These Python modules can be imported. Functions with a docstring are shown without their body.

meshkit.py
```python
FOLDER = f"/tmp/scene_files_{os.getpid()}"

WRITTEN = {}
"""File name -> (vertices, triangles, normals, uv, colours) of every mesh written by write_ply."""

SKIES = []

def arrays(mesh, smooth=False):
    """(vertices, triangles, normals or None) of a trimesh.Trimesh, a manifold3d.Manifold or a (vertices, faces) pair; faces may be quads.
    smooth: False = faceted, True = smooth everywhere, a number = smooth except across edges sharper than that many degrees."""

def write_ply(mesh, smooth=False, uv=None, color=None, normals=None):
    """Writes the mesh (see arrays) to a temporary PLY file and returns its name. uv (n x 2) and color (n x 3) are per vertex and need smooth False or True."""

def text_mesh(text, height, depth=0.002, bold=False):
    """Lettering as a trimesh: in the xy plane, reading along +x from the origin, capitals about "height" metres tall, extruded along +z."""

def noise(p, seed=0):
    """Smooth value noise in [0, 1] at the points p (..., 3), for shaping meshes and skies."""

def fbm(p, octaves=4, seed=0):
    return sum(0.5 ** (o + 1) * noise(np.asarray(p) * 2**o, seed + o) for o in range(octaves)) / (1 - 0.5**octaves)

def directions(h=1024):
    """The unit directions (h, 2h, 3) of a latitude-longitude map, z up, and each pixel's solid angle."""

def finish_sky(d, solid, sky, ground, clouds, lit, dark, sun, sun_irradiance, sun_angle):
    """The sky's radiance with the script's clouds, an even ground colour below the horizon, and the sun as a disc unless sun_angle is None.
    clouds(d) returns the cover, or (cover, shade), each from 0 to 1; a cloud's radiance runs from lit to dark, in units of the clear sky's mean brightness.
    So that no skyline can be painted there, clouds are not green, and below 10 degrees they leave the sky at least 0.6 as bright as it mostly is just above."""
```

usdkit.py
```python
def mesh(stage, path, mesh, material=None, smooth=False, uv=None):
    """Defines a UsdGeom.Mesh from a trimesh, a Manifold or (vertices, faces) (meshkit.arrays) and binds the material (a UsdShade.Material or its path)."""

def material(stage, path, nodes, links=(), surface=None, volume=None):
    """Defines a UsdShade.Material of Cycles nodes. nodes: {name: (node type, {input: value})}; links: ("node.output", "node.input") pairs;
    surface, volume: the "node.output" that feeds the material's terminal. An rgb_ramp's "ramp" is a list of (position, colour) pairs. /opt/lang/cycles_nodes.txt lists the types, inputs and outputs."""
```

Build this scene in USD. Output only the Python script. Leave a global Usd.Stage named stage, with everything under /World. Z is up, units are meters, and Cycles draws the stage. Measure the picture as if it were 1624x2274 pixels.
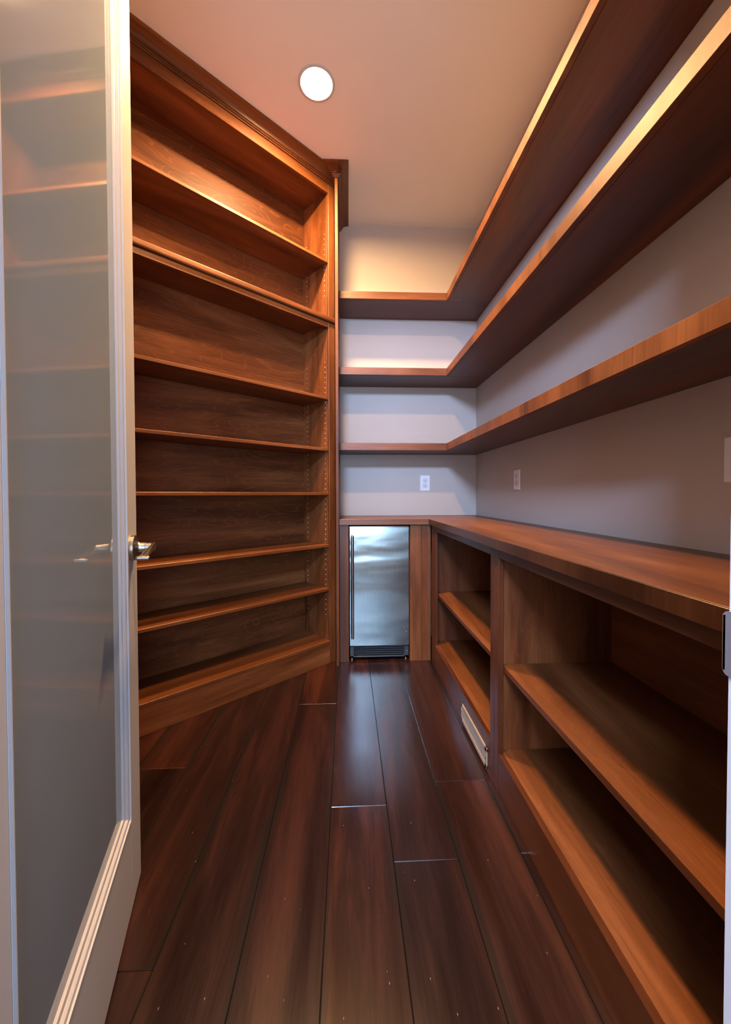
import math, random
import numpy as np
import trimesh
import usdkit
from pxr import Usd, UsdGeom, UsdLux, Gf, Sdf

random.seed(7)
stage = Usd.Stage.CreateInMemory()
UsdGeom.SetStageUpAxis(stage, UsdGeom.Tokens.z)
UsdGeom.SetStageMetersPerUnit(stage, 1.0)
world = UsdGeom.Xform.Define(stage, '/World')
stage.SetDefaultPrim(world.GetPrim())
UsdGeom.Scope.Define(stage, '/World/Looks')

# ------------------------------------------------------------------ camera
W, H = 1624, 2274
F_PX, CY = 867.49, 1115.1
EYE = (0.0, 0.0, 1.066)
cF = np.array([0.04545388, 0.99878992, -0.01877885])
cR = np.array([0.99896056, -0.04551005, -0.00257451])
cU = np.array([0.00342602, 0.01864231, 0.99982035])
cam = UsdGeom.Camera.Define(stage, '/World/camera')
cam.CreateHorizontalApertureAttr(36.0)
cam.CreateVerticalApertureAttr(36.0 * H / W)
cam.CreateFocalLengthAttr(36.0 * F_PX / W)
cam.CreateVerticalApertureOffsetAttr(-(H / 2 - CY) * 36.0 / W)
cam.CreateClippingRangeAttr(Gf.Vec2f(0.02, 100))
m = Gf.Matrix4d(*cR, 0, *cU, 0, *(-cF), 0, *EYE, 1)
cam.AddTransformOp().Set(m)
cam.CreateExposureAttr(0.0)

# ------------------------------------------------------------------ light
# daylight from a transom behind the camera, and an added unseen fill panel
def rect_light(name, loc, rot, w, h, color, power):
    l = UsdLux.RectLight.Define(stage, '/World/' + name)
    l.CreateWidthAttr(w); l.CreateHeightAttr(h)
    l.CreateColorAttr(Gf.Vec3f(*color)); l.CreateIntensityAttr(power)
    l.AddTranslateOp().Set(Gf.Vec3d(*loc)); l.AddRotateXYZOp().Set(Gf.Vec3f(*rot))
    return l
rect_light('transom_daylight', (-0.43, -0.97, 2.50), (90, 0, 0), 0.56, 0.24, (0.45, 0.63, 1.0), 390.0)
rect_light('window_daylight', (0.10, -0.97, 1.21), (90, 0, 0), 0.85, 1.70, (0.50, 0.72, 1.0), 10.0)  # unseen large panel, added for cool fill and the fridge reflection
LAMP_COLOR, LAMP_STRENGTH = (1.0, 0.58, 0.25), (1950.0, 1050.0)

dome = UsdLux.DomeLight.Define(stage, '/World/sky')
dome.CreateColorAttr(Gf.Vec3f(0.55, 0.68, 1.0)); dome.CreateIntensityAttr(0.2)

# ------------------------------------------------------------------ fitted room measures (metres)
XR, YB, ZC = 0.967, 2.906, 3.045           # right wall, back wall, ceiling
XL = -1.45                                 # left wall, behind the open door
YF0, YF1 = 0.285, 0.384                    # front wall (its doorway holds the camera's view)
DS, DC = 0.3026, 0.4563                    # depth of wall shelves and worktop
ZW, TW = 0.9117, 0.0353                    # worktop height and thickness
BK = np.array([-0.0782, 2.4956]); BD = np.array([0.74249, 0.66985])   # bookcase corner and direction

# ------------------------------------------------------------------ materials
def rgb(r, g, b):
    f = lambda c: (c / 12.92 if c <= 0.04045 else ((c + 0.055) / 1.055) ** 2.4)
    return tuple(f(x / 255.0) for x in (r, g, b))

def mul(c, k): return tuple(x * k for x in c)

def wood(name, axis, dark, mid, light, seed=0, rough=0.34, figure=1.0, lines=0.5, bump=0.05, spec=0.5):
    """stained maple: grain runs along AXIS in object space"""
    s1 = [5.5, 5.5, 5.5]; s1[axis] = 0.75
    s2 = [150.0, 150.0, 150.0]; s2[axis] = 4.0
    s3 = [7.0, 7.0, 7.0]; s3[axis] = 1.6
    off = (3.1 * seed + 0.3, 1.7 * seed + 0.1, 2.3 * seed + 0.7)
    n = {
        'tc': ('texture_coordinate', {}), 'oi': ('object_info', {}),
        'rnd': ('combine_xyz', {}), 'r1': ('math', {'math_type': 'multiply', 'value2': 17.0}),
        'r2': ('math', {'math_type': 'multiply', 'value2': 31.0}), 'r3': ('math', {'math_type': 'multiply', 'value2': 11.0}),
        'add': ('vector_math', {'math_type': 'add'}),
        'm1': ('mapping', {'scale': s1, 'location': off}), 'm2': ('mapping', {'scale': s2, 'location': off}), 'm3': ('mapping', {'scale': s3, 'location': off}),
        'n1': ('noise_texture', {'scale': 1.0, 'detail': 5.0, 'roughness': 0.6, 'distortion': 0.7}),
        'n2': ('noise_texture', {'scale': 1.0, 'detail': 3.0, 'roughness': 0.6}),
        'n3': ('noise_texture', {'scale': 1.0, 'detail': 2.0, 'roughness': 0.5, 'distortion': 0.4}),
        'k': ('math', {'math_type': 'multiply', 'value2': 19.0}), 'fr': ('math', {'math_type': 'pingpong', 'value2': 0.5}),
        'lr': ('map_range', {'from_min': 0.0, 'from_max': 0.10, 'to_min': 1.0, 'to_max': 0.0, 'clamp': True}),
        'lk': ('math', {'math_type': 'multiply', 'value2': 0.15 * lines}),
        'ramp': ('rgb_ramp', {'ramp': [(0.33, dark), (0.5, mid), (0.69, light)]}),
        'g': ('rgb_ramp', {'ramp': [(0.3, (0.72, 0.70, 0.68)), (0.62, (1.06, 1.06, 1.06))]}),
        'mx': ('mix_color', {'blend_type': 'multiply', 'fac': 0.75 * figure}),
        'lm': ('mix_color', {'blend_type': 'mix', 'b': mul(light, 1.5)}),
        'tone': ('hsv', {}), 'tv': ('map_range', {'to_min': 0.88, 'to_max': 1.12}),
        'rg': ('map_range', {'from_min': 0.3, 'from_max': 0.7, 'to_min': rough - 0.05, 'to_max': rough + 0.07}),
        'bp': ('bump', {'strength': bump, 'distance': 0.002}),
        'p': ('principled_bsdf', {'specular_ior_level': spec}),
    }
    l = [('oi.random', 'r1.value1'), ('oi.random', 'r2.value1'), ('oi.random', 'r3.value1'), ('r1.value', 'rnd.x'), ('r2.value', 'rnd.y'), ('r3.value', 'rnd.z'),
         ('tc.object', 'add.vector1'), ('rnd.vector', 'add.vector2'),
         ('add.vector', 'm1.vector'), ('add.vector', 'm2.vector'), ('add.vector', 'm3.vector'),
         ('m1.vector', 'n1.vector'), ('m2.vector', 'n2.vector'), ('m3.vector', 'n3.vector'),
         ('n3.fac', 'k.value1'), ('k.value', 'fr.value1'), ('fr.value', 'lr.value'), ('lr.result', 'lk.value1'),
         ('n1.fac', 'ramp.fac'), ('n2.fac', 'g.fac'), ('ramp.color', 'mx.a'), ('g.color', 'mx.b'),
         ('mx.result', 'lm.a'), ('lk.value', 'lm.fac'),
         ('oi.random', 'tv.value'), ('tv.result', 'tone.value'), ('lm.result', 'tone.color'), ('tone.color', 'p.base_color'),
         ('n1.fac', 'rg.value'), ('rg.result', 'p.roughness'), ('n2.fac', 'bp.height'), ('bp.normal', 'p.normal')]
    return usdkit.material(stage, '/World/Looks/' + name, n, l, surface='p.BSDF')

WD, WM, WL = (0.066, 0.0185, 0.0050), (0.132, 0.0410, 0.0110), (0.222, 0.075, 0.0225)
WOOD = [wood('maple_stain_' + 'xyz'[a], a, WD, WM, WL, seed=a, rough=0.40, spec=0.42) for a in range(3)]
PLY = [wood('maple_ply_' + 'xyz'[a], a, mul(WD, 1.15), mul(WM, 1.28), mul(WL, 1.35), seed=a + 4, rough=0.54, lines=1.3, spec=0.3) for a in range(3)]
CAB = [wood('maple_cabinet_' + 'xyz'[a], a, (0.078, 0.0190, 0.0052), (0.150, 0.0400, 0.0105), (0.235, 0.072, 0.0200), seed=a + 50, rough=0.5, lines=0.7, spec=0.3) for a in range(3)]
DPLY = [wood('maple_shelf_' + 'xyz'[a], a, (0.040, 0.0090, 0.0026), (0.082, 0.0205, 0.0056), (0.142, 0.0400, 0.0120), seed=a + 20, rough=0.38, lines=0.3) for a in range(3)]
SHADED_FRAME = [wood('shaded_maple_frame_' + 'xyz'[a], a, (0.044, 0.0105, 0.0030), (0.086, 0.0225, 0.0062), (0.142, 0.0410, 0.0125), seed=a + 30, rough=0.36) for a in range(3)]  # darker maple: weak light on the cabinet fronts is put into the colour
SHADED_BAND = [wood('shaded_maple_edge_' + 'xyz'[a], a, mul(WD, 0.38), mul(WM, 0.36), mul(WL, 0.34), seed=a + 40, rough=0.36, lines=0.2) for a in range(3)]  # much darker maple: shade on the worktop front painted into its edge band
TOP = [wood('maple_top_' + 'xyz'[a], a, (0.070, 0.0225, 0.0078), (0.118, 0.041, 0.0145), (0.180, 0.068, 0.026), seed=a + 8, rough=0.36, lines=0.3) for a in range(3)]
BAND = wood('maple_band', 2, WD, WM, WL, seed=13, rough=0.46, lines=0.2, spec=0.35)
ENDP = wood('maple_end_panel', 2, WD, WM, WL, seed=17, rough=0.52, lines=0.6, spec=0.3)

def paint(name, color, rough=0.6, bump=0.06, scale=220.0, spec=0.35):
    n = {'tc': ('texture_coordinate', {}), 'n': ('noise_texture', {'scale': scale, 'detail': 3.0}),
         'b': ('bump', {'strength': bump, 'distance': 0.002}), 'p': ('principled_bsdf', {'base_color': color, 'roughness': rough, 'specular_ior_level': spec})}
    return usdkit.material(stage, '/World/Looks/' + name, n, [('tc.object', 'n.vector'), ('n.fac', 'b.height'), ('b.normal', 'p.normal')], surface='p.BSDF')

WALL = paint('wall_paint', (0.475, 0.425, 0.39), 0.55)
CEIL = paint('ceiling_paint', (0.78, 0.73, 0.665), 0.8)
WHITE = paint('white_enamel', (0.50, 0.505, 0.545), 0.32, bump=0.02, spec=0.5)
BAFFLE = paint('lamp_baffle', (0.88, 0.87, 0.85), 0.35, bump=0.0)
PLASTIC = paint('white_plastic', (0.78, 0.78, 0.80), 0.35, bump=0.0, spec=0.5)
RECEPT = paint('receptacle_plastic', (0.70, 0.70, 0.72), 0.3, bump=0.0, spec=0.5)
HALLP = paint('hall_paint', (0.60, 0.58, 0.55), 0.7)

def plain(name, color, rough=0.5, metallic=0.0, **kw):
    return usdkit.material(stage, '/World/Looks/' + name, {'p': ('principled_bsdf', dict(base_color=color, roughness=rough, metallic=metallic, **kw))}, [], surface='p.BSDF')

BLACK = plain('black_plastic', (0.012, 0.012, 0.014), 0.45)
DARKMETAL = plain('dark_grille', (0.055, 0.06, 0.07), 0.4, 0.3)
NICKEL = plain('satin_nickel', (0.43, 0.38, 0.33), 0.27, 1.0)
CHROME = plain('polished_steel', (0.62, 0.62, 0.64), 0.18, 1.0)
STRIKE = plain('strike_nickel', (0.34, 0.34, 0.40), 0.55, 0.8)
VENT = plain('champagne_metal', (0.62, 0.50, 0.38), 0.42, 0.55)
SLEEVE = plain('pin_sleeve', (0.85, 0.80, 0.70), 0.3, 0.6)
SHADOW_GAP = plain('cabinet_inside', (0.03, 0.015, 0.01), 0.8)

def brushed(name):
    n = {'tc': ('texture_coordinate', {}), 'm': ('mapping', {'scale': (900.0, 1.0, 6.0)}), 'n': ('noise_texture', {'scale': 1.0, 'detail': 2.0}),
         'm2': ('mapping', {'scale': (2.2, 1.0, 7.0)}), 'n2': ('noise_texture', {'scale': 1.0, 'detail': 1.5}),
         'mr': ('map_range', {'to_min': 0.17, 'to_max': 0.27}),
         'b': ('bump', {'strength': 0.05, 'distance': 0.001}), 'b2': ('bump', {'strength': 0.35, 'distance': 0.02}),
         'p': ('principled_bsdf', {'base_color': (0.42, 0.47, 0.475), 'metallic': 1.0, 'anisotropic': 0.4})}
    return usdkit.material(stage, '/World/Looks/' + name, n,
        [('tc.object', 'm.vector'), ('tc.object', 'm2.vector'), ('m.vector', 'n.vector'), ('m2.vector', 'n2.vector'), ('n.fac', 'mr.value'), ('mr.result', 'p.roughness'),
         ('n2.fac', 'b2.height'), ('n.fac', 'b.height'), ('b2.normal', 'b.normal'), ('b.normal', 'p.normal')], surface='p.BSDF')
STEEL = brushed('brushed_steel')

def frosted():
    n = {'tc': ('texture_coordinate', {}), 'm': ('mapping', {'scale': (1.0, 3.0, 1.3)}), 'n': ('noise_texture', {'scale': 1.4, 'detail': 1.0}),
         'b': ('bump', {'strength': 0.12, 'distance': 0.01}),
         'p': ('principled_bsdf', {'base_color': (0.195, 0.25, 0.325), 'roughness': 0.045, 'specular_ior_level': 0.5})}
    return usdkit.material(stage, '/World/Looks/frosted_glass', n, [('tc.object', 'm.vector'), ('m.vector', 'n.vector'), ('n.fac', 'b.height'), ('b.normal', 'p.normal')], surface='p.BSDF')
GLASS = frosted()

def emit(name, color, s):
    return usdkit.material(stage, '/World/Looks/' + name, {'e': ('emission', {'color': color, 'strength': s})}, [], surface='e.emission')
LAMPGLOW = [emit('lamp_glow_%d' % i, LAMP_COLOR, e) for i, e in enumerate(LAMP_STRENGTH)]

def plank_mat(name, seed, base, red, width):
    """dark hand-scraped plank: grain along y, near-black streaks towards its edges, fine pores, a few pale scratches"""
    n = {'tc': ('texture_coordinate', {}), 'oi': ('object_info', {}), 'rk': ('math', {'math_type': 'multiply', 'value2': 23.0}), 'rv': ('combine_xyz', {}),
         'add': ('vector_math', {'math_type': 'add'}), 'sx': ('separate_xyz', {}),
         'm1': ('mapping', {'scale': (9.0, 0.9, 1.0), 'location': (seed * 3.7, seed * 1.3, 0.0)}), 'n1': ('noise_texture', {'scale': 1.0, 'detail': 5.0, 'roughness': 0.6, 'distortion': 0.5}),
         'm2': ('mapping', {'scale': (420.0, 7.0, 1.0)}), 'n2': ('noise_texture', {'scale': 1.0, 'detail': 2.0, 'roughness': 0.7}),
         'm3': ('mapping', {'scale': (3.0, 1.1, 1.0), 'location': (seed * 1.9, seed * 4.1, 0.0)}), 'n3': ('noise_texture', {'scale': 1.0, 'detail': 2.0}),
         'ab': ('math', {'math_type': 'absolute'}), 'e1': ('map_range', {'from_min': width * 0.34, 'from_max': width * 0.5, 'to_min': 0.0, 'to_max': 0.5}),
         'e2': ('math', {'math_type': 'add'}), 'er': ('map_range', {'from_min': 0.80, 'from_max': 1.0, 'to_min': 0.0, 'to_max': 0.75, 'clamp': True}),
         'ramp': ('rgb_ramp', {'ramp': [(0.28, mul(base, 0.55)), (0.5, base), (0.75, red)]}),
         'g': ('rgb_ramp', {'ramp': [(0.35, (0.74, 0.72, 0.72)), (0.65, (1.12, 1.10, 1.08))]}),
         'mx': ('mix_color', {'blend_type': 'multiply', 'fac': 0.85}), 'dk': ('mix_color', {'blend_type': 'mix', 'b': (0.011, 0.008, 0.006)}),
         'ms': ('mapping', {'scale': (40.0, 14.0, 1.0), 'rotation': (0, 0, 0.5 + seed)}), 'vs': ('voronoi_texture', {'feature': 'f1', 'scale': 1.0, 'randomness': 1.0}),
         'sr': ('map_range', {'from_min': 0.0, 'from_max': 0.045, 'to_min': 0.8, 'to_max': 0.0, 'clamp': True}),
         'sc': ('mix_color', {'blend_type': 'mix', 'b': (0.42, 0.38, 0.34)}),
         'tv': ('map_range', {'to_min': 0.75, 'to_max': 1.25}), 'tone': ('hsv', {}),
         'rg': ('map_range', {'from_min': 0.3, 'from_max': 0.7, 'to_min': 0.17, 'to_max': 0.25}),
         'bp': ('bump', {'strength': 0.05, 'distance': 0.002}), 'b0': ('bump', {'strength': 0.15, 'distance': 0.006}),
         'p': ('principled_bsdf', {'specular_ior_level': 0.62})}
    l = [('oi.random', 'rk.value1'), ('rk.value', 'rv.x'), ('rk.value', 'rv.y'), ('tc.object', 'add.vector1'), ('rv.vector', 'add.vector2'),
         ('add.vector', 'm1.vector'), ('add.vector', 'm2.vector'), ('add.vector', 'm3.vector'), ('add.vector', 'ms.vector'),
         ('m1.vector', 'n1.vector'), ('m2.vector', 'n2.vector'), ('m3.vector', 'n3.vector'), ('ms.vector', 'vs.vector'),
         ('tc.object', 'sx.vector'), ('sx.x', 'ab.value1'), ('ab.value', 'e1.value'), ('e1.result', 'e2.value1'), ('n3.fac', 'e2.value2'), ('e2.value', 'er.value'),
         ('n1.fac', 'ramp.fac'), ('n2.fac', 'g.fac'), ('ramp.color', 'mx.a'), ('g.color', 'mx.b'), ('mx.result', 'dk.a'), ('er.result', 'dk.fac'),
         ('oi.random', 'tv.value'), ('tv.result', 'tone.value'), ('dk.result', 'tone.color'),
         ('tone.color', 'sc.a'), ('vs.distance', 'sr.value'), ('sr.result', 'sc.fac'), ('sc.result', 'p.base_color'),
         ('n1.fac', 'rg.value'), ('rg.result', 'p.roughness'), ('n3.fac', 'b0.height'), ('n2.fac', 'bp.height'), ('b0.normal', 'bp.normal'), ('bp.normal', 'p.normal')]
    return usdkit.material(stage, '/World/Looks/' + name, n, l, surface='p.BSDF')

PW = 0.1905
PLANKS = [plank_mat('dark_plank_%d' % i, i + 1, b, r, PW) for i, (b, r) in enumerate([
    ((0.021, 0.0070, 0.0050), (0.066, 0.0168, 0.0080)), ((0.025, 0.0096, 0.0065), (0.054, 0.0175, 0.0098)), ((0.0165, 0.0068, 0.0056), (0.041, 0.0122, 0.0075))])]

# ------------------------------------------------------------------ helpers
used = {}
def numbered(parent, name):
    k = (parent, name); n = used.get(k, 0); used[k] = n + 1
    return name if n == 0 else '%s_%03d' % (name, n)

def pathof(parent):
    return '/World' if parent is None else str(parent.GetPath())

def tag(prim, label=None, category=None, group=None, kind=None):
    for k, v in (('label', label), ('category', category), ('group', group), ('kind', kind)):
        if v: prim.SetCustomDataByKey(k, v)
    return prim

def thing(name, loc=(0, 0, 0), rotz=0.0, label=None, category=None, group=None, kind=None):
    p = '/World/' + numbered('/World', name)
    x = UsdGeom.Xform.Define(stage, p)
    x.AddTranslateOp().Set(Gf.Vec3d(*map(float, loc)))
    if rotz: x.AddRotateZOp().Set(math.degrees(rotz))
    return tag(x.GetPrim(), label, category, group, kind)

def obj(name, mesh, mat, parent=None, smooth=False, label=None, kind=None, at=None):
    """one Mesh prim; its own origin sits at the middle of its bounds (or AT) so that object-space grain is local to the piece"""
    pp = pathof(parent)
    v, f = (np.asarray(mesh.vertices, float), np.asarray(mesh.faces)) if hasattr(mesh, 'faces') else (np.asarray(mesh[0], float), np.asarray(mesh[1]))
    c = (v.min(0) + v.max(0)) / 2 if at is None else np.asarray(at, float)
    if parent is not None and parent.HasAttribute('xformOp:translate') and parent.IsA(UsdGeom.Mesh):
        base = np.array(parent.GetAttribute('xformOp:translate').Get())   # parent mesh: vertices are given in the thing's space
    else:
        base = np.zeros(3)
    g = usdkit.mesh(stage, pp + '/' + numbered(pp, name), (v - c, f), mat, smooth=smooth)
    g.AddTranslateOp().Set(Gf.Vec3d(*(c - base)))
    return tag(g.GetPrim(), label, None, None, kind)

def box(x0, x1, y0, y1, z0, z1, c=0.0012):
    """chamfered box"""
    x0, x1, y0, y1, z0, z1 = min(x0, x1), max(x0, x1), min(y0, y1), max(y0, y1), min(z0, z1), max(z0, z1)
    c = min(c, (x1 - x0) * 0.45, (y1 - y0) * 0.45, (z1 - z0) * 0.45)
    if c <= 0:
        return trimesh.creation.box(bounds=[[x0, y0, z0], [x1, y1, z1]])
    pts = []
    for X, sx in ((x0, 1), (x1, -1)):
        for Y, sy in ((y0, 1), (y1, -1)):
            for Z, sz in ((z0, 1), (z1, -1)):
                pts += [(X, Y + sy * c, Z + sz * c), (X + sx * c, Y, Z + sz * c), (X + sx * c, Y + sy * c, Z)]
    return trimesh.convex.convex_hull(np.array(pts))

def cat(*ms): return trimesh.util.concatenate([m for m in ms])

def prism(poly, axis, a, b):
    """extrudes a closed polygon (list of 2-D points) along AXIS from a to b; poly coordinates are the other two axes in order"""
    from shapely.geometry import Polygon
    m = trimesh.creation.extrude_polygon(Polygon(poly), b - a, engine='earcut')
    v = m.vertices.copy(); o = np.zeros_like(v)
    rest = [i for i in range(3) if i != axis]
    o[:, rest[0]] = v[:, 0]; o[:, rest[1]] = v[:, 1]; o[:, axis] = v[:, 2] + a
    m = trimesh.Trimesh(o, m.faces, process=False)
    if m.volume < 0: m.invert()
    return m

def cyl(p0, p1, r, n=24, r2=None):
    p0, p1 = np.asarray(p0, float), np.asarray(p1, float)
    d = p1 - p0; L = np.linalg.norm(d); d = d / L
    a = np.cross(d, [0, 0, 1.0]); a = a / np.linalg.norm(a) if np.linalg.norm(a) > 1e-6 else np.array([1.0, 0, 0])
    b = np.cross(d, a); t = np.linspace(0, 2 * np.pi, n, endpoint=False)
    ring = np.outer(np.cos(t), a) + np.outer(np.sin(t), b)
    pts = np.vstack([p0 + ring * r, p1 + ring * (r if r2 is None else r2)])
    return trimesh.convex.convex_hull(pts)

def lathe(profile, origin, axis, n=40):
    """profile: (radius, height) pairs along AXIS from ORIGIN"""
    axis = np.asarray(axis, float); axis /= np.linalg.norm(axis)
    a = np.cross(axis, [0, 0, 1.0]); a = a / np.linalg.norm(a) if np.linalg.norm(a) > 1e-6 else np.array([1.0, 0, 0])
    b = np.cross(axis, a); t = np.linspace(0, 2 * np.pi, n, endpoint=False)
    v, f, k = [], [], len(profile)
    for r, h in profile:
        v.append(np.asarray(origin) + axis * h + r * (np.outer(np.cos(t), a) + np.outer(np.sin(t), b)))
    v = np.vstack(v)
    for i in range(k - 1):
        for j in range(n):
            q = [i * n + j, i * n + (j + 1) % n, (i + 1) * n + (j + 1) % n, (i + 1) * n + j]
            f += [[q[0], q[1], q[2]], [q[0], q[2], q[3]]]
    m = trimesh.Trimesh(v, f, process=False)
    m.merge_vertices(); m.update_faces(m.nondegenerate_faces()); m.fix_normals()
    return m

def sweep(path, profile, closed=False, ends=None):
    """mitred sweep: path of 2-D points (x, y), profile of (p, z): p is the outset to the RIGHT of the direction of travel"""
    path = np.asarray(path, float); n = len(path); mit = []
    for i in range(n):
        a = path[i] - path[i - 1] if (i > 0 or closed) else None
        b = path[(i + 1) % n] - path[i] if (i < n - 1 or closed) else None
        na = None if a is None else np.array([a[1], -a[0]]) / np.linalg.norm(a)
        nb = None if b is None else np.array([b[1], -b[0]]) / np.linalg.norm(b)
        if na is None: mit.append(nb)
        elif nb is None: mit.append(na)
        else:
            s = na + nb; mit.append(s / max(1e-9, s @ na))
    k = len(profile); v, f = [], []
    for i in range(n):
        for p, z in profile: v.append((path[i][0] + mit[i][0] * p, path[i][1] + mit[i][1] * p, z))
    for i in range(n if closed else n - 1):
        for j in range(k):
            a, b, c, d = i * k + j, i * k + (j + 1) % k, ((i + 1) % n) * k + (j + 1) % k, ((i + 1) % n) * k + j
            f += [[a, b, c], [a, c, d]]
    if not closed:
        from shapely.geometry import Polygon
        cv, cf = trimesh.creation.triangulate_polygon(Polygon(profile), engine='earcut')
        idx = [int(np.argmin(np.abs(np.asarray(profile) - q).sum(1))) for q in cv]
        for t in cf:
            f.append([idx[t[0]], idx[t[1]], idx[t[2]]]); f.append([(n - 1) * k + idx[t[0]], (n - 1) * k + idx[t[2]], (n - 1) * k + idx[t[1]]])
    m = trimesh.Trimesh(np.array(v), np.array(f), process=False)
    m.fix_normals()
    return m

def arc(cx, cy, r, a0, a1, n=6):
    return [(cx + r * math.cos(t), cy + r * math.sin(t)) for t in np.radians(np.linspace(a0, a1, n))]

# ================================================================== SETTING
def structure(name, mesh, mat, label, parent=None):
    return tag(obj(name, mesh, mat, parent), label, None, None, 'structure' if parent is None else None)

# floor: base slab and every visible plank a piece of its own
floor = thing('floor', label='dark hand-scraped hardwood plank floor running towards the back wall', kind='structure')
obj('subfloor', box(-2.3, 2.3, -1.1, YB + 0.2, -0.08, -0.0165, 0), SHADOW_GAP, floor)
rows = range(-8, 5)
joints = {0: [1.318, -0.2], 1: [1.109, 2.75], 2: [1.4186, 0.35], 3: [1.119], -1: [1.9826, 0.55], -2: [0.42, 2.35], -3: [0.8795, 2.2], -4: [1.539, 0.4], -5: [1.0], -6: [0.7, 1.9], -7: [1.3], -8: [0.6, 1.7], 4: [0.9, 2.1]}
rnd = random.Random(3)
ki = 0
for r in rows:
    x0 = -0.0605 + PW * r; x1 = min(x0 + PW, XR + 0.02)
    if x1 - x0 < 0.02: continue
    ys = sorted([-0.35, YB] + [y for y in joints.get(r, []) if -0.35 < y < YB])
    for a, b in zip(ys[:-1], ys[1:]):
        g = 0.0003
        mesh = box(x0 + g, x1 - g, a + g, b - g, -0.016, rnd.uniform(-0.0005, 0.0003), 0.0017)
        sel = {0: 0, 1: 2, 2: 1}.get(r, ki % 3)
        obj('plank', mesh, PLANKS[sel], floor)
        ki += 1
obj('hall_boards', box(-2.2, 2.2, -1.0, -0.352, -0.016, 0.0, 0), PLANKS[1], floor)

from shapely.geometry import box as sbox, Point
LAMPS = [(-0.143, 1.925), (-0.13, 0.80)]
cs = sbox(-2.3, -1.1, 2.3, YB + 0.12)
for lx, ly in LAMPS: cs = cs.difference(Point(lx, ly).buffer(0.0765, quad_segs=12))
cm = trimesh.creation.extrude_polygon(cs, 0.1, engine='earcut'); cm.apply_translation([0, 0, ZC])
structure('ceiling', cm, CEIL, 'smooth painted ceiling above the pantry shelves')
structure('wall_back', box(-0.35, XR + 0.1, YB, YB + 0.1, 0, ZC, 0), WALL, 'greige painted back wall behind the short shelf runs')
structure('wall_right', box(XR, XR + 0.1, YF0, YB, 0, ZC, 0), WALL, 'greige painted side wall carrying the long shelves')
structure('wall_left', box(XL - 0.1, XL, YF0, 1.75, 0, ZC, 0), WALL, 'painted side wall behind the open glass door')
# diagonal wall behind the bookcase
dl = 0.292
q0 = BK + np.array([-0.66985, 0.74249]) * dl
pa = q0 + BD * 0.30; pb = q0 - BD * 1.62
nn = np.array([-0.66985, 0.74249])
structure('wall_corner', prism([tuple(pa), tuple(pb), tuple(pb + nn * 0.08), tuple(pa + nn * 0.08)], 2, 0, ZC), WALL, 'diagonal wall behind the tall bookcase')
# front wall with the doorway, seen from inside the doorway
DX0, DX1, DZ = -0.372, 0.397, 2.465
fw = thing('wall_front', label='wall around the doorway in which the camera stands', kind='structure')
obj('wall_panel', box(-2.2, DX0 - 0.02, YF0, YF1, 0, ZC, 0), WALL, fw)
obj('wall_panel', box(DX1 + 0.02, 2.2, YF0, YF1, 0, ZC, 0), WALL, fw)
obj('wall_panel', box(DX0 - 0.02, DX1 + 0.02, YF0, YF1, DZ + 0.02, ZC, 0), WALL, fw)
jb = thing('trim_1', label='white painted door jamb with a metal strike plate', kind='structure')
YJ = 0.3885
obj('jamb', box(DX1, DX1 + 0.02, YF0 - 0.004, YJ, 0, DZ + 0.02, 0.0015), WHITE, jb)
obj('jamb', box(DX0 - 0.02, DX0, YF0 - 0.004, YF1, 0, DZ + 0.02, 0.0015), WHITE, jb)
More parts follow.
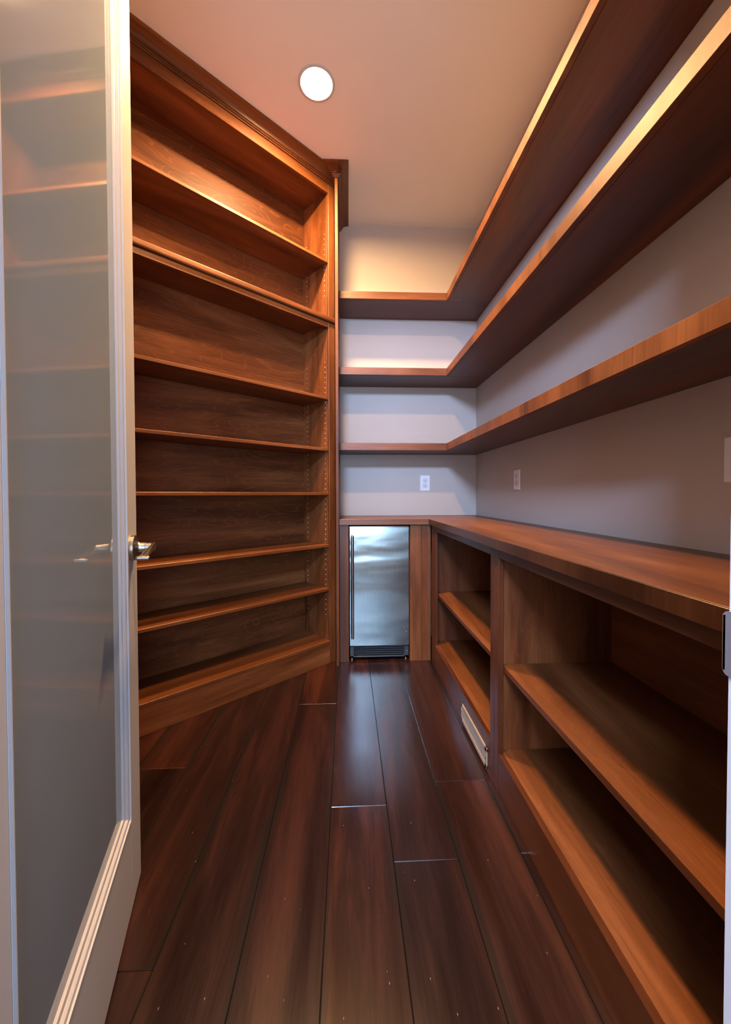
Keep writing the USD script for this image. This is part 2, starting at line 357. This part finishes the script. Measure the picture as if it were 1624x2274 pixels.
obj('head_jamb', box(DX0, DX1, YF0 - 0.004, YF1, DZ, DZ + 0.02, 0.0015), WHITE, jb)
# strike plate with rounded corners and a lip bent round the jamb edge
sp = sbox(0.358, 0.876, 0.3920, 0.944).buffer(-0.006).buffer(0.006, quad_segs=5)
spm = trimesh.creation.extrude_polygon(sp, 0.0018, engine='earcut')
v = spm.vertices.copy(); spm = trimesh.Trimesh(np.c_[DX1 - 0.0018 + v[:, 2], v[:, 0], v[:, 1]], spm.faces, process=False); spm.fix_normals()
lip = prism([(DX1 - 0.0018, 0.3895), (DX1 - 0.0018, 0.3920), (DX1 + 0.0006, 0.3950), (DX1 + 0.002, 0.3940), (DX1, 0.3913), (DX1, 0.3895)], 2, 0.881, 0.939)
obj('strike_plate', cat(spm, lip), STRIKE, jb, label='satin metal strike plate with a bent lip')

# the passage behind the camera, with its transom and an opening for the added fill
HY = -1.0
hw = thing('wall_hall', label='plain walls of the passage behind the doorway', kind='structure')
obj('wall_panel', box(-2.3, -2.2, HY - 0.1, YF0, 0, ZC, 0), HALLP, hw)
obj('wall_panel', box(2.2, 2.3, HY - 0.1, YF0, 0, ZC, 0), HALLP, hw)
from shapely.geometry import box as sbox
hs_ = sbox(-2.2, 0, 2.2, ZC).difference(sbox(-0.33, 0.36, 0.53, 2.06)).difference(sbox(-0.73, 2.37, -0.13, 2.63))
obj('wall_panel', prism(list(hs_.exterior.coords)[:-1], 1, HY - 0.1, HY) if not hs_.interiors else (lambda mm: (mm.fix_normals(), mm)[1])(
    (lambda m0: trimesh.Trimesh(np.c_[m0.vertices[:, 0], HY - m0.vertices[:, 2], m0.vertices[:, 1]], m0.faces, process=False))(trimesh.creation.extrude_polygon(hs_, 0.1, engine='earcut'))), HALLP, hw)
wn = thing('window_1', label='white frames round the transom and the added fill opening behind the doorway', kind='structure')
for X0, X1, Z0, Z1 in ((-0.33, 0.53, 0.36, 2.06), (-0.73, -0.13, 2.37, 2.63)):
    for b in ((X0 - 0.05, X0, Z0 - 0.05, Z1 + 0.05), (X1, X1 + 0.05, Z0 - 0.05, Z1 + 0.05), (X0, X1, Z0 - 0.05, Z0), (X0, X1, Z1, Z1 + 0.05)):
        obj('frame', box(b[0], b[1], HY - 0.02, HY + 0.012, b[2], b[3], 0.002), WHITE, wn)

# ================================================================== TALL BOOKCASE (diagonal)
bang = math.atan2(BD[1], BD[0])
BL = 1.58                    # length; local x runs from -BL to 0, local y into the case, z up
bc = thing('bookcase', (BK[0], BK[1], 0), bang, 'tall stained maple bookcase set diagonally behind the open door', 'bookcase')
ST, ID = 0.050, 0.266        # stile width, inside depth
xi0, xi1 = -BL + ST, -ST
obj('side_panel', box(-ST, -ST + 0.018, 0.019, 0.285, 0, 2.99), PLY[2], bc)
obj('side_panel', box(-BL + ST - 0.018, -BL + ST, 0.019, 0.285, 0, 2.99), PLY[2], bc)
obj('back_panel', box(xi0, xi1, ID, ID + 0.008, 0.125, 2.142, 0), PLY[0], bc)
obj('back_panel', box(xi0, xi1, ID, ID + 0.008, 2.17, 2.97, 0), PLY[0], bc)
obj('stile', box(-ST, 0, 0, 0.019, 0, 2.141, 0.0015), WOOD[2], bc)
obj('stile', box(-BL, -BL + ST, 0, 0.019, 0, 2.141, 0.0015), WOOD[2], bc)
obj('stile', box(-ST, 0, 0, 0.019, 2.172, 3.03, 0.0015), WOOD[2], bc)
obj('stile', box(-BL, -BL + ST, 0, 0.019, 2.172, 3.03, 0.0015), WOOD[2], bc)
obj('frieze_rail', box(xi0, xi1, 0, 0.019, 2.934, 3.03, 0.0015), WOOD[0], bc)
obj('top_panel', box(xi0, xi1, 0.019, ID, 2.953, 2.971, 0), WOOD[0], bc)
obj('middle_rail', box(xi0, xi1, 0, 0.019, 2.108, 2.1405, 0.0015), WOOD[0], bc)
# fixed shelf between the two units with a rounded nosing that runs over the stiles
prof = [(-0.013, 2.1455), (-0.0145, 2.1500)] + arc(-0.0085, 2.166, 0.0062, 180, 90, 5) + [(0.0, 2.172), (ID, 2.172), (ID, 2.1415), (0.0, 2.1415), (-0.010, 2.1420)]
fx = prism([(a, b) for a, b in prof], 0, -BL, 0.0)
obj('fixed_shelf', fx, WOOD[0], bc, smooth=35)
zs = [2.507, 1.6605, 1.3405, 1.0640, 0.7370, 0.4590]
for z in zs:
    obj('shelf', box(xi0 + 0.001, xi1 - 0.001, 0.004, ID - 0.003, z, z + 0.0178, 0.002), WOOD[0], bc)
obj('bottom_shelf', box(xi0, xi1, 0.0, ID, 0.127, 0.146, 0.002), WOOD[0], bc)
obj('kick_board', box(xi0, xi1, 0.001, 0.02, 0, 0.1265, 0.0015), WOOD[0], bc)
# crown moulding, cut at its end against the tall end panel
CROWN = [(0.0, 2.992), (0.006, 2.992), (0.0075, 2.9945), (0.0075, 2.9985), (0.0125, 2.9995), (0.0140, 3.0015), (0.0140, 3.0050), (0.0200, 3.0062)] + \
        [(0.0205 + 0.037 * (1 - math.cos(t)), 3.0075 + 0.0255 * math.sin(t)) for t in np.linspace(0, math.pi / 2, 8)] + [(0.0610, 3.0335), (0.0660, 3.0355), (0.0665, ZC - 0.0005), (0.0, ZC - 0.0005)]
mm = sweep([(-BL, 0), (0, 0)], CROWN)
vv = mm.vertices.copy()
right = vv[:, 0] > -0.5 * BL
vv[right, 0] = (-0.0738 + 0.0782 + 0.66985 * vv[right, 1]) / 0.74249
obj('crown_moulding', trimesh.Trimesh(vv, mm.faces, process=False), WOOD[0], bc, smooth=30)
# shelf pin holes with pale metal sleeves, both sides, two rows, 32 mm apart
sl = []
for zr0, zr1 in ((0.3036, 1.92), (2.3176, 2.71)):
    for yy in (0.0385, 0.2255):
        z = zr0
        while z < zr1:
            if not any(s - 0.004 < z < s + 0.0178 + 0.004 for s in zs):
                sl.append(lathe([(0.0, 0.0004), (0.0012, 0.0004), (0.0024, 0.0011), (0.0030, 0.0005), (0.0030, 0.0)], (-ST, yy, z), (-1, 0, 0), 8))
                sl.append(lathe([(0.0, 0.0004), (0.0012, 0.0004), (0.0024, 0.0011), (0.0030, 0.0005), (0.0030, 0.0)], (-BL + ST, yy, z), (1, 0, 0), 8))
            z += 0.032
obj('pin_sleeve', cat(*sl), SLEEVE, bc, kind='stuff', label='rows of pale metal shelf pin sleeves')
for z in zs:
    for yy in (0.0385, 0.2255):
        for sx, x in ((-1, -ST), (1, -BL + ST)):
            pn = cat(cyl((x, yy, z - 0.004), (x + sx * 0.011, yy, z - 0.004), 0.0028, 10), box(x + sx * 0.0025, x + sx * 0.012, yy - 0.006, yy + 0.006, z - 0.0014, z, 0.0003), box(x, x + sx * 0.002, yy - 0.0055, yy + 0.0055, z - 0.014, z, 0.0003))
            obj('shelf_pin', pn, NICKEL, bc)

# tall end panel between bookcase and back run, with its own crown
ep = thing('end_panel', (0, 0, 0), 0, 'tall thin wooden end panel beside the bookcase, with a crown at the ceiling', 'cabinet panel')
EX0, EX1, EY = -0.0735, -0.0545, 2.4117
obj('panel', box(EX0, EX1, EY, YB - 0.001, 0.0, 3.03), ENDP, ep)
obj('crown_moulding', sweep([(EX1, YB - 0.002), (EX1, EY), (EX0, EY), (EX0, EY + 0.06)], [(-p, z) for p, z in CROWN][::-1]), WOOD[1], ep, smooth=30)

# ================================================================== WALL SHELVES (three L-shaped runs)
def l_shelf(z, t, label):
    s = thing('wall_shelf', (0, 0, 0), 0, label, 'shelf', 'floating corner shelves on the back and right walls')
    bt = 0.019
    xa, xb, yc, y0 = EX1 + 0.0006, XR - DS, YB - DS, YF1 + 0.002
    a = obj('back_board', box(xa, XR - 0.001, yc + 0.02, YB - 0.001, z + 0.0005, z + t, 0.0012), DPLY[0], s)
    obj('edge_band', box(xa, xb + 0.0, yc, yc + 0.0195, z, z + t, 0.0012), WOOD[0], a)
    b = obj('side_board', box(xb + 0.02, XR - 0.001, y0, yc + 0.0195, z + 0.0005, z + t, 0.0012), DPLY[1], s)
    obj('edge_band', box(xb, xb + 0.0195, y0, yc + 0.0195, z, z + t, 0.0012), BAND, b)
    return s
l_shelf(2.3617, 0.0487, 'topmost of the three long corner shelves, closest to the ceiling')
l_shelf(1.8626, 0.0487, 'middle one of the three long wooden corner shelves on the walls')
l_shelf(1.3629, 0.0480, 'lowest wall-mounted corner shelf, just above the outlets and worktop')

# ================================================================== WORKTOP
XW, YW = XR - DC, YB - DC
wt = thing('worktop', (0, 0, 0), 0, 'L-shaped stained wood worktop over the fridge and open base cabinets', 'countertop')
ba = obj('back_section', box(EX1 + 0.0006, XR - 0.001, YW + 0.0062, YB - 0.001, ZW - TW, ZW, 0.0008), TOP[0], wt)
obj('edge_band', box(EX1 + 0.0006, XW + 0.006, YW, YW + 0.006, ZW - TW, ZW, 0.0012), TOP[0], ba)
sd = obj('side_section', box(XW + 0.0062, XR - 0.001, YF1 + 0.002, YW + 0.0056, ZW - TW, ZW, 0.0008), TOP[1], wt)
obj('edge_band', box(XW, XW + 0.006, YF1 + 0.002, YW - 0.0002, ZW - TW, ZW, 0.0012), SHADED_BAND[2], sd)

# ================================================================== APPLIANCE SURROUND
YP = 2.4694; ZU = ZW - TW - 0.0006
su = thing('fridge_surround', (0, 0, 0), 0, 'plain wooden filler panels on both sides of the steel fridge', 'cabinet panel')
obj('panel', box(EX1 + 0.0006, 0.0055, YP, YP + 0.44 - 0.02, 0, ZU), WOOD[2], su)
obj('panel', box(0.3965, 0.4689, YP, YP + 0.019, 0, ZU), WOOD[2], su)
obj('panel', box(0.4695, 0.5288, YP, YP + 0.019, 0, ZU), WOOD[2], su)
obj('panel', box(0.3965, 0.4155, YP + 0.0195, YB - 0.002, 0, ZU), PLY[2], su)

# ================================================================== BASE CABINETS (open fronts, face X = 0.5308)
XF = 0.5308
def base_cabinet(y0, y1, st_far, st_near, label):
    c = thing('base_cabinet', (0, 0, 0), 0, label, 'cabinet', 'open base cabinets along the right wall')
    zt = ZU
    fx0, fx1 = XF, XF + 0.019
    obj('stile', box(fx0, fx1, y1 - st_far, y1, 0, zt, 0.0015), SHADED_FRAME[2], c)
    obj('stile', box(fx0, fx1, y0, y0 + st_near, 0, zt, 0.0015), SHADED_FRAME[2], c)
    obj('top_rail', box(fx0, fx1, y0 + st_near, y1 - st_far, 0.8420, zt, 0.0015), SHADED_FRAME[1], c)
    obj('bottom_rail', box(fx0 + 0.0005, fx1, y0 + st_near, y1 - st_far, 0, 0.1445, 0.0015), SHADED_FRAME[1], c)
    obj('side_panel', box(fx1, XR - 0.002, y1 - 0.018, y1 - 0.0005, 0.0, zt, 0), CAB[2], c)
    obj('side_panel', box(fx1, XR - 0.002, y0 + 0.0005, y0 + 0.018, 0.0, zt, 0), CAB[2], c)
    a, b = y0 + 0.0185, y1 - 0.0185
    obj('back_panel', box(XR - 0.010, XR - 0.003, a, b, 0.12, zt, 0), CAB[1], c)
    obj('bottom_shelf', box(fx1, XR - 0.011, a, b, 0.126, 0.1440, 0.0015), WOOD[1], c)
    ms = obj('middle_shelf', box(fx1 + 0.0027, XR - 0.012, a + 0.001, b - 0.001, 0.4370, 0.4558, 0.0004), WOOD[1], c)
    obj('edge_band', box(fx1 + 0.0012, fx1 + 0.0026, a + 0.001, b - 0.001, 0.4370, 0.4558, 0.0006), SHADED_FRAME[1], ms)  # added dark strip, paints in the shade on the shelf front
    obj('top_stretcher', box(fx1, XR - 0.011, a, b, zt - 0.018, zt, 0), CAB[1], c)
    return c
base_cabinet(1.3902, 2.4480, 0.0935, 0.0378, 'open base cabinet in the far corner, with the metal vent in its toe board')
base_cabinet(YF1 + 0.006, 1.3886, 0.040, 0.0366, 'long open base cabinet nearest the doorway, under the worktop')

# metal register in the toe board of the far cabinet
rg = thing('floor_vent', (0, 0, 0), 0, 'champagne coloured metal air vent set in the cabinet toe board', 'vent')
ry0, ry1, rz0, rz1, rx = 1.447, 1.783, 0.016, 0.0985, XF + 0.0003
obj('backing', box(rx - 0.0028, rx - 0.0004, ry0 + 0.01, ry1 - 0.01, rz0 + 0.01, rz1 - 0.01, 0), DARKMETAL, rg)
fr = []
obj('frame', cat(box(rx - 0.007, rx - 0.0003, ry0, ry1, rz1 - 0.017, rz1, 0.002), box(rx - 0.007, rx - 0.0003, ry0, ry1, rz0, rz0 + 0.017, 0.002),
                 box(rx - 0.007, rx - 0.0003, ry0, ry0 + 0.020, rz0, rz1, 0.002), box(rx - 0.007, rx - 0.0003, ry1 - 0.020, ry1, rz0, rz1, 0.002)), VENT, rg)
nl = 21
for i in range(nl):
    y = ry0 + 0.024 + (ry1 - ry0 - 0.048) * (i + 0.5) / nl
    obj('louver', box(rx - 0.0058, rx - 0.0026, y - 0.0022, y + 0.0022, rz0 + 0.016, rz1 - 0.016, 0.0006), VENT, rg)
for y in (ry0 + 0.009, ry1 - 0.009):
    obj('screw', lathe([(0.0, 0.0016), (0.0022, 0.0012), (0.0034, 0.0)], (rx - 0.007, y, (rz0 + rz1) / 2), (-1, 0, 0), 12), NICKEL, rg)

# ================================================================== FRIDGE
FX0, FX1, FY = 0.0095, 0.3935, 2.490
fg = thing('fridge', (0, 0, 0), 0, 'narrow stainless steel undercounter fridge with a vertical bar handle', 'fridge')
obj('body', box(FX0 + 0.003, FX1 - 0.003, FY + 0.050, YB - 0.01, 0.022, 0.866, 0.002), BLACK, fg)
obj('top_trim', box(FX0 + 0.004, FX1 - 0.004, FY + 0.006, FY + 0.05, 0.8645, 0.870, 0.001), BLACK, fg)
dm = box(FX0, FX1, FY, FY + 0.046, 0.0945, 0.862, 0.0025)
obj('door', dm, STEEL, fg)
obj('door_top_edge', box(FX0 + 0.001, FX1 - 0.001, FY - 0.0012, FY + 0.044, 0.8555, 0.8636, 0.0012), CHROME, fg)
hx = 0.0282
hd = obj('handle', cyl((hx, FY - 0.042, 0.158), (hx, FY - 0.042, 0.808), 0.0092, 24), CHROME, fg, smooth=40)
for z in (0.185, 0.780):
    obj('handle_mount', cyl((hx, FY - 0.040, z), (hx, FY + 0.001, z), 0.0065, 16), CHROME, hd, smooth=40)
for z in (0.186, 0.768):
    obj('rivet', lathe([(0.0, 0.003), (0.002, 0.0027), (0.0038, 0.0014), (0.0042, 0.0)], (0.3755, FY, z), (0, -1, 0), 16), CHROME, fg, smooth=40)
gr = obj('grille', cat(box(FX0 + 0.003, FX1 - 0.003, FY + 0.006, FY + 0.046, 0.0795 + 0.009, 0.0935, 0.001), box(FX0 + 0.003, FX1 - 0.003, FY + 0.006, FY + 0.046, 0.019, 0.028, 0.001),
     box(FX0 + 0.003, 0.036, FY + 0.006, FY + 0.046, 0.019, 0.0935, 0.001), box(0.362, FX1 - 0.003, FY + 0.006, FY + 0.046, 0.019, 0.0935, 0.001)), DARKMETAL, fg)
obj('grille_back', box(0.030, 0.368, FY + 0.028, FY + 0.034, 0.024, 0.090, 0), BLACK, gr)
for i in range(4):
    z = 0.0365 + i * 0.0135
    obj('slat', prism([(FY + 0.007, z), (FY + 0.007, z + 0.0032), (FY + 0.026, z + 0.0068), (FY + 0.026, z + 0.0036)], 0, 0.0355, 0.3625), DARKMETAL, gr)
for x in (0.0185, 0.378):
    obj('screw', lathe([(0.0, 0.002), (0.003, 0.0014), (0.004, 0.0)], (x, FY + 0.006, 0.057), (0, -1, 0), 12), CHROME, gr)
for x, y in ((0.024, FY + 0.026), (0.374, FY + 0.026), (0.03, YB - 0.05), (0.37, YB - 0.05)):
    obj('foot', cat(cyl((x, y, 0.006), (x, y, 0.023), 0.004, 12), lathe([(0.0, 0.0), (0.011, 0.0), (0.012, 0.003), (0.010, 0.008), (0.005, 0.0095), (0.0, 0.0095)], (x, y, 0.0), (0, 0, 1), 20)), CHROME, fg, smooth=40)

# ================================================================== OUTLETS
def outlet(name, origin, u, n, label, w=0.0755, h=0.118, sockets=True, category='outlet'):
    """u: direction along the wall, n: out of the wall; origin: centre on the wall"""
    o = thing(name, origin, 0, label, category)
    u, n = np.array(u, float), np.array(n, float)
    def place(mesh, uo=0.0, zo=0.0):   # mesh in (u, z, n) coordinates
        v = mesh.vertices
        mm = trimesh.Trimesh(np.outer(v[:, 0] + uo, u) + np.outer(v[:, 1] + zo, [0, 0, 1.0]) + np.outer(v[:, 2], n), mesh.faces, process=False)
        mm.fix_normals(); return mm
    base = np.array([[-w / 2, -h / 2], [w / 2, -h / 2], [w / 2, h / 2], [-w / 2, h / 2]])
    pts = np.vstack([np.c_[base, np.full(4, 0.0002)], np.c_[base, np.full(4, 0.0022)], np.c_[base * [(w - 0.007) / w, (h - 0.007) / h], np.full(4, 0.0058)]])
    obj('plate', place(trimesh.convex.convex_hull(pts)), PLASTIC, o)
    if sockets:
        from shapely.geometry import Point
        for s in (1, -1):
            zc = s * 0.0195
            shp = Point(0, 0).buffer(0.0172, quad_segs=8).intersection(sbox(-0.0172, -0.0142, 0.0172, 0.0142))
            m = trimesh.creation.extrude_polygon(shp, 0.0022, engine='earcut'); m.apply_translation([0, 0, 0.0052])
            rc = obj('receptacle', place(m, 0, zc), RECEPT, o)
            hole = 0.0068
            for du, hh in ((-0.0063, 0.0078), (0.0063, 0.0066)):
                obj('slot', place(box(du - 0.0012, du + 0.0012, 0.003 - hh / 2, 0.003 + hh / 2, hole, 0.0079, 0), 0, zc), BLACK, rc)
            obj('ground_hole', place(lathe([(0.0, 0.0009), (0.0027, 0.0009), (0.0027, 0.0)], (0, -0.0070, 0.0070), (0, 0, 1), 12), 0, zc), BLACK, rc)
            ring = trimesh.creation.extrude_polygon(shp.buffer(0.0008).difference(shp.buffer(-0.0002)), 0.0004, engine='earcut'); ring.apply_translation([0, 0, 0.0056])
            obj('shadow_line', place(ring, 0, zc), DARKMETAL, rc)
        obj('screw', place(lathe([(0.0, 0.0018), (0.0022, 0.0014), (0.0032, 0.0)], (0, 0, 0.0056), (0, 0, 1), 12)), RECEPT, o)
    else:
        obj('rocker', place(box(-0.0165, 0.0165, -0.033, 0.033, 0.005, 0.0085, 0.0015)), RECEPT, o)
    return o
outlet('wall_outlet', (0.5795, YB, 1.1520), (1, 0, 0), (0, -1, 0), 'white duplex outlet on the back wall above the fridge')
outlet('wall_outlet', (XR, 2.187, 1.1500), (0, 1, 0), (-1, 0, 0), 'white duplex outlet on the right wall near the corner')
outlet('wall_switch', (XR, 0.9225, 1.1520), (0, 1, 0), (-1, 0, 0), 'pale wall plate on the right wall, cut off at the photo edge', sockets=False, category='wall plate')

# ================================================================== RECESSED LAMPS
def downlight(x, y, glow, label):
    d = thing('recessed_light', (x, y, ZC), 0, label, 'ceiling light', 'recessed ceiling lights')
    # shallow can: trim ring flush with the ceiling, white baffle going up, lens set just inside the opening
    tr = lathe([(0.0735, 0.0003), (0.0735, -0.003), (0.077, -0.0052), (0.084, -0.005), (0.0885, -0.002), (0.088, 0.0003)], (0, 0, 0), (0, 0, 1), 48)
    obj('trim_ring', tr, WHITE, d, smooth=40)
    obj('baffle', lathe([(0.0735, 0.0), (0.0735, 0.010), (0.076, 0.010), (0.076, 0.0), (0.0735, 0.0)], (0, 0, 0), (0, 0, 1), 48), BAFFLE, d, smooth=40)
    ln = lathe([(0.0, 0.0010), (0.04, 0.0016), (0.0730, 0.0040), (0.0730, 0.0090), (0.0, 0.0090)], (0, 0, 0), (0, 0, 1), 48)
    obj('lens', ln, glow, d, smooth=40, label='glowing warm white lens')
downlight(*LAMPS[0], LAMPGLOW[0], 'glowing recessed ceiling light in front of the bookcase crown')
downlight(*LAMPS[1], LAMPGLOW[1], 'recessed ceiling light just inside the doorway, above the open door')

# ================================================================== DOOR (open inwards on the left)
hang = np.array([-0.3683, 0.3715])                     # hinge-side corner of the visible face
ang = math.atan2(0.95975, -0.28085)                    # local x from hinge to free edge
dr = thing('door_1', (hang[0], hang[1], 0.0), ang, 'white framed frosted glass door standing open on the left', kind='structure')
DW, DZ0, DZ1, DT = 0.762, 0.010, 2.448, 0.035          # local -y is out of the visible face: visible face at y = 0, leaf towards +y
SW, RB, RT = 0.1005, 0.237, 2.448 - 0.118
# visible normal is to the right of travel hinge -> free edge: local -y
obj('stile', box(DW - SW, DW, 0, DT, DZ0, DZ1, 0.0012), WHITE, dr)
obj('stile', box(0, SW, 0, DT, DZ0, DZ1, 0.0012), WHITE, dr)
obj('rail', box(SW, DW - SW, 0, DT, DZ0, RB, 0.0012), WHITE, dr)
obj('rail', box(SW, DW - SW, 0, DT, RT, DZ1, 0.0012), WHITE, dr)
obj('glass_pane', box(SW + 0.012, DW - SW - 0.012, 0.0145, 0.0205, RB + 0.012, RT - 0.012, 0), GLASS, dr, label='smooth grey frosted glass pane')
# glazing bead: stepped ovolo round the opening, on both faces; swept in (x, z) then stood up
BEAD = [(0.0, -0.0005), (0.0045, -0.0025), (0.0075, -0.0020), (0.0085, 0.0012), (0.0105, 0.0016), (0.0150, 0.0028), (0.0182, 0.0062), (0.0192, 0.0082), (0.0215, 0.0086), (0.0255, 0.0100), (0.0280, 0.0140), (0.0280, 0.0145), (0.0, 0.0145)]
rect = [(SW, RB), (SW, RT), (DW - SW, RT), (DW - SW, RB)]
for face in (0, 1):
    sw = sweep(rect, BEAD, closed=True)     # travelling up the hinge side: the right-hand side is the inside of the opening
    v = sw.vertices
    y = v[:, 2] if face == 0 else DT - v[:, 2]
    mm = trimesh.Trimesh(np.c_[v[:, 0], y, v[:, 1]], sw.faces, process=False); mm.fix_normals()
    obj('glazing_bead', mm, WHITE, dr, smooth=25)
# lever sets on both faces
HX, HZ = DW - 0.060, 0.929
from manifold3d import Manifold
def ball(c, r): return Manifold.sphere(1.0, 24).scale(r if np.ndim(r) else (r, r, r)).translate(tuple(c))
for sgn, yo in ((-1, 0.0), (1, DT)):
    prof = [(0.0, 0.0), (0.0330, 0.0), (0.0330, 0.0095), (0.0322, 0.0105), (0.0285, 0.0112), (0.0225, 0.0122), (0.0180, 0.0142), (0.0152, 0.0175), (0.0138, 0.0215), (0.0136, 0.0330), (0.0128, 0.0332), (0.0128, 0.0342), (0.0122, 0.0344), (0.0122, 0.0480), (0.0, 0.0480)]
    hs = obj('handle', lathe(prof, (HX, yo, HZ), (0, sgn, 0), 48), NICKEL, dr, smooth=30, label='satin nickel lever handle')
    # flared blade: upright where it leaves the neck, wide and flat with a rolled lip at its end
    pts = []
    for t in np.linspace(0, 1, 10):
        x = HX + 0.004 - 0.112 * t
        y = yo + sgn * (0.0525 - 0.0055 * t)
        z = HZ + 0.0015 - 0.012 * t ** 1.2
        pts.append(ball((x, y, z), (0.008, 0.0050 + 0.0072 * t ** 1.3, 0.0115 - 0.0068 * t ** 0.8)))
    lv = None
    for a, b in zip(pts[:-1], pts[1:]):
        hull = Manifold.batch_hull([a, b]); lv = hull if lv is None else lv + hull
    xe = HX + 0.004 - 0.112 - 0.004
    tip = Manifold.batch_hull([ball((xe, yo + sgn * 0.0365, HZ - 0.0125), 0.0050), ball((xe, yo + sgn * 0.0585, HZ - 0.0125), 0.0050)])
    lv = lv + tip
    me = lv.to_mesh()
    obj('lever', trimesh.Trimesh(np.array(me.vert_properties[:, :3]), np.array(me.tri_verts), process=False), NICKEL, hs, smooth=40)
obj('latch_plate', box(DW - 0.0005, DW + 0.001, 0.0055, 0.0295, HZ - 0.028, HZ + 0.028, 0.0004), NICKEL, dr)
for z in (0.25, 1.2, 2.2):
    obj('hinge', cat(cyl((-0.004, DT + 0.006, z - 0.05), (-0.004, DT + 0.006, z + 0.05), 0.006, 16), box(-0.0015, 0.0, 0.004, DT, z - 0.05, z + 0.05, 0.0003)), NICKEL, dr, smooth=40)
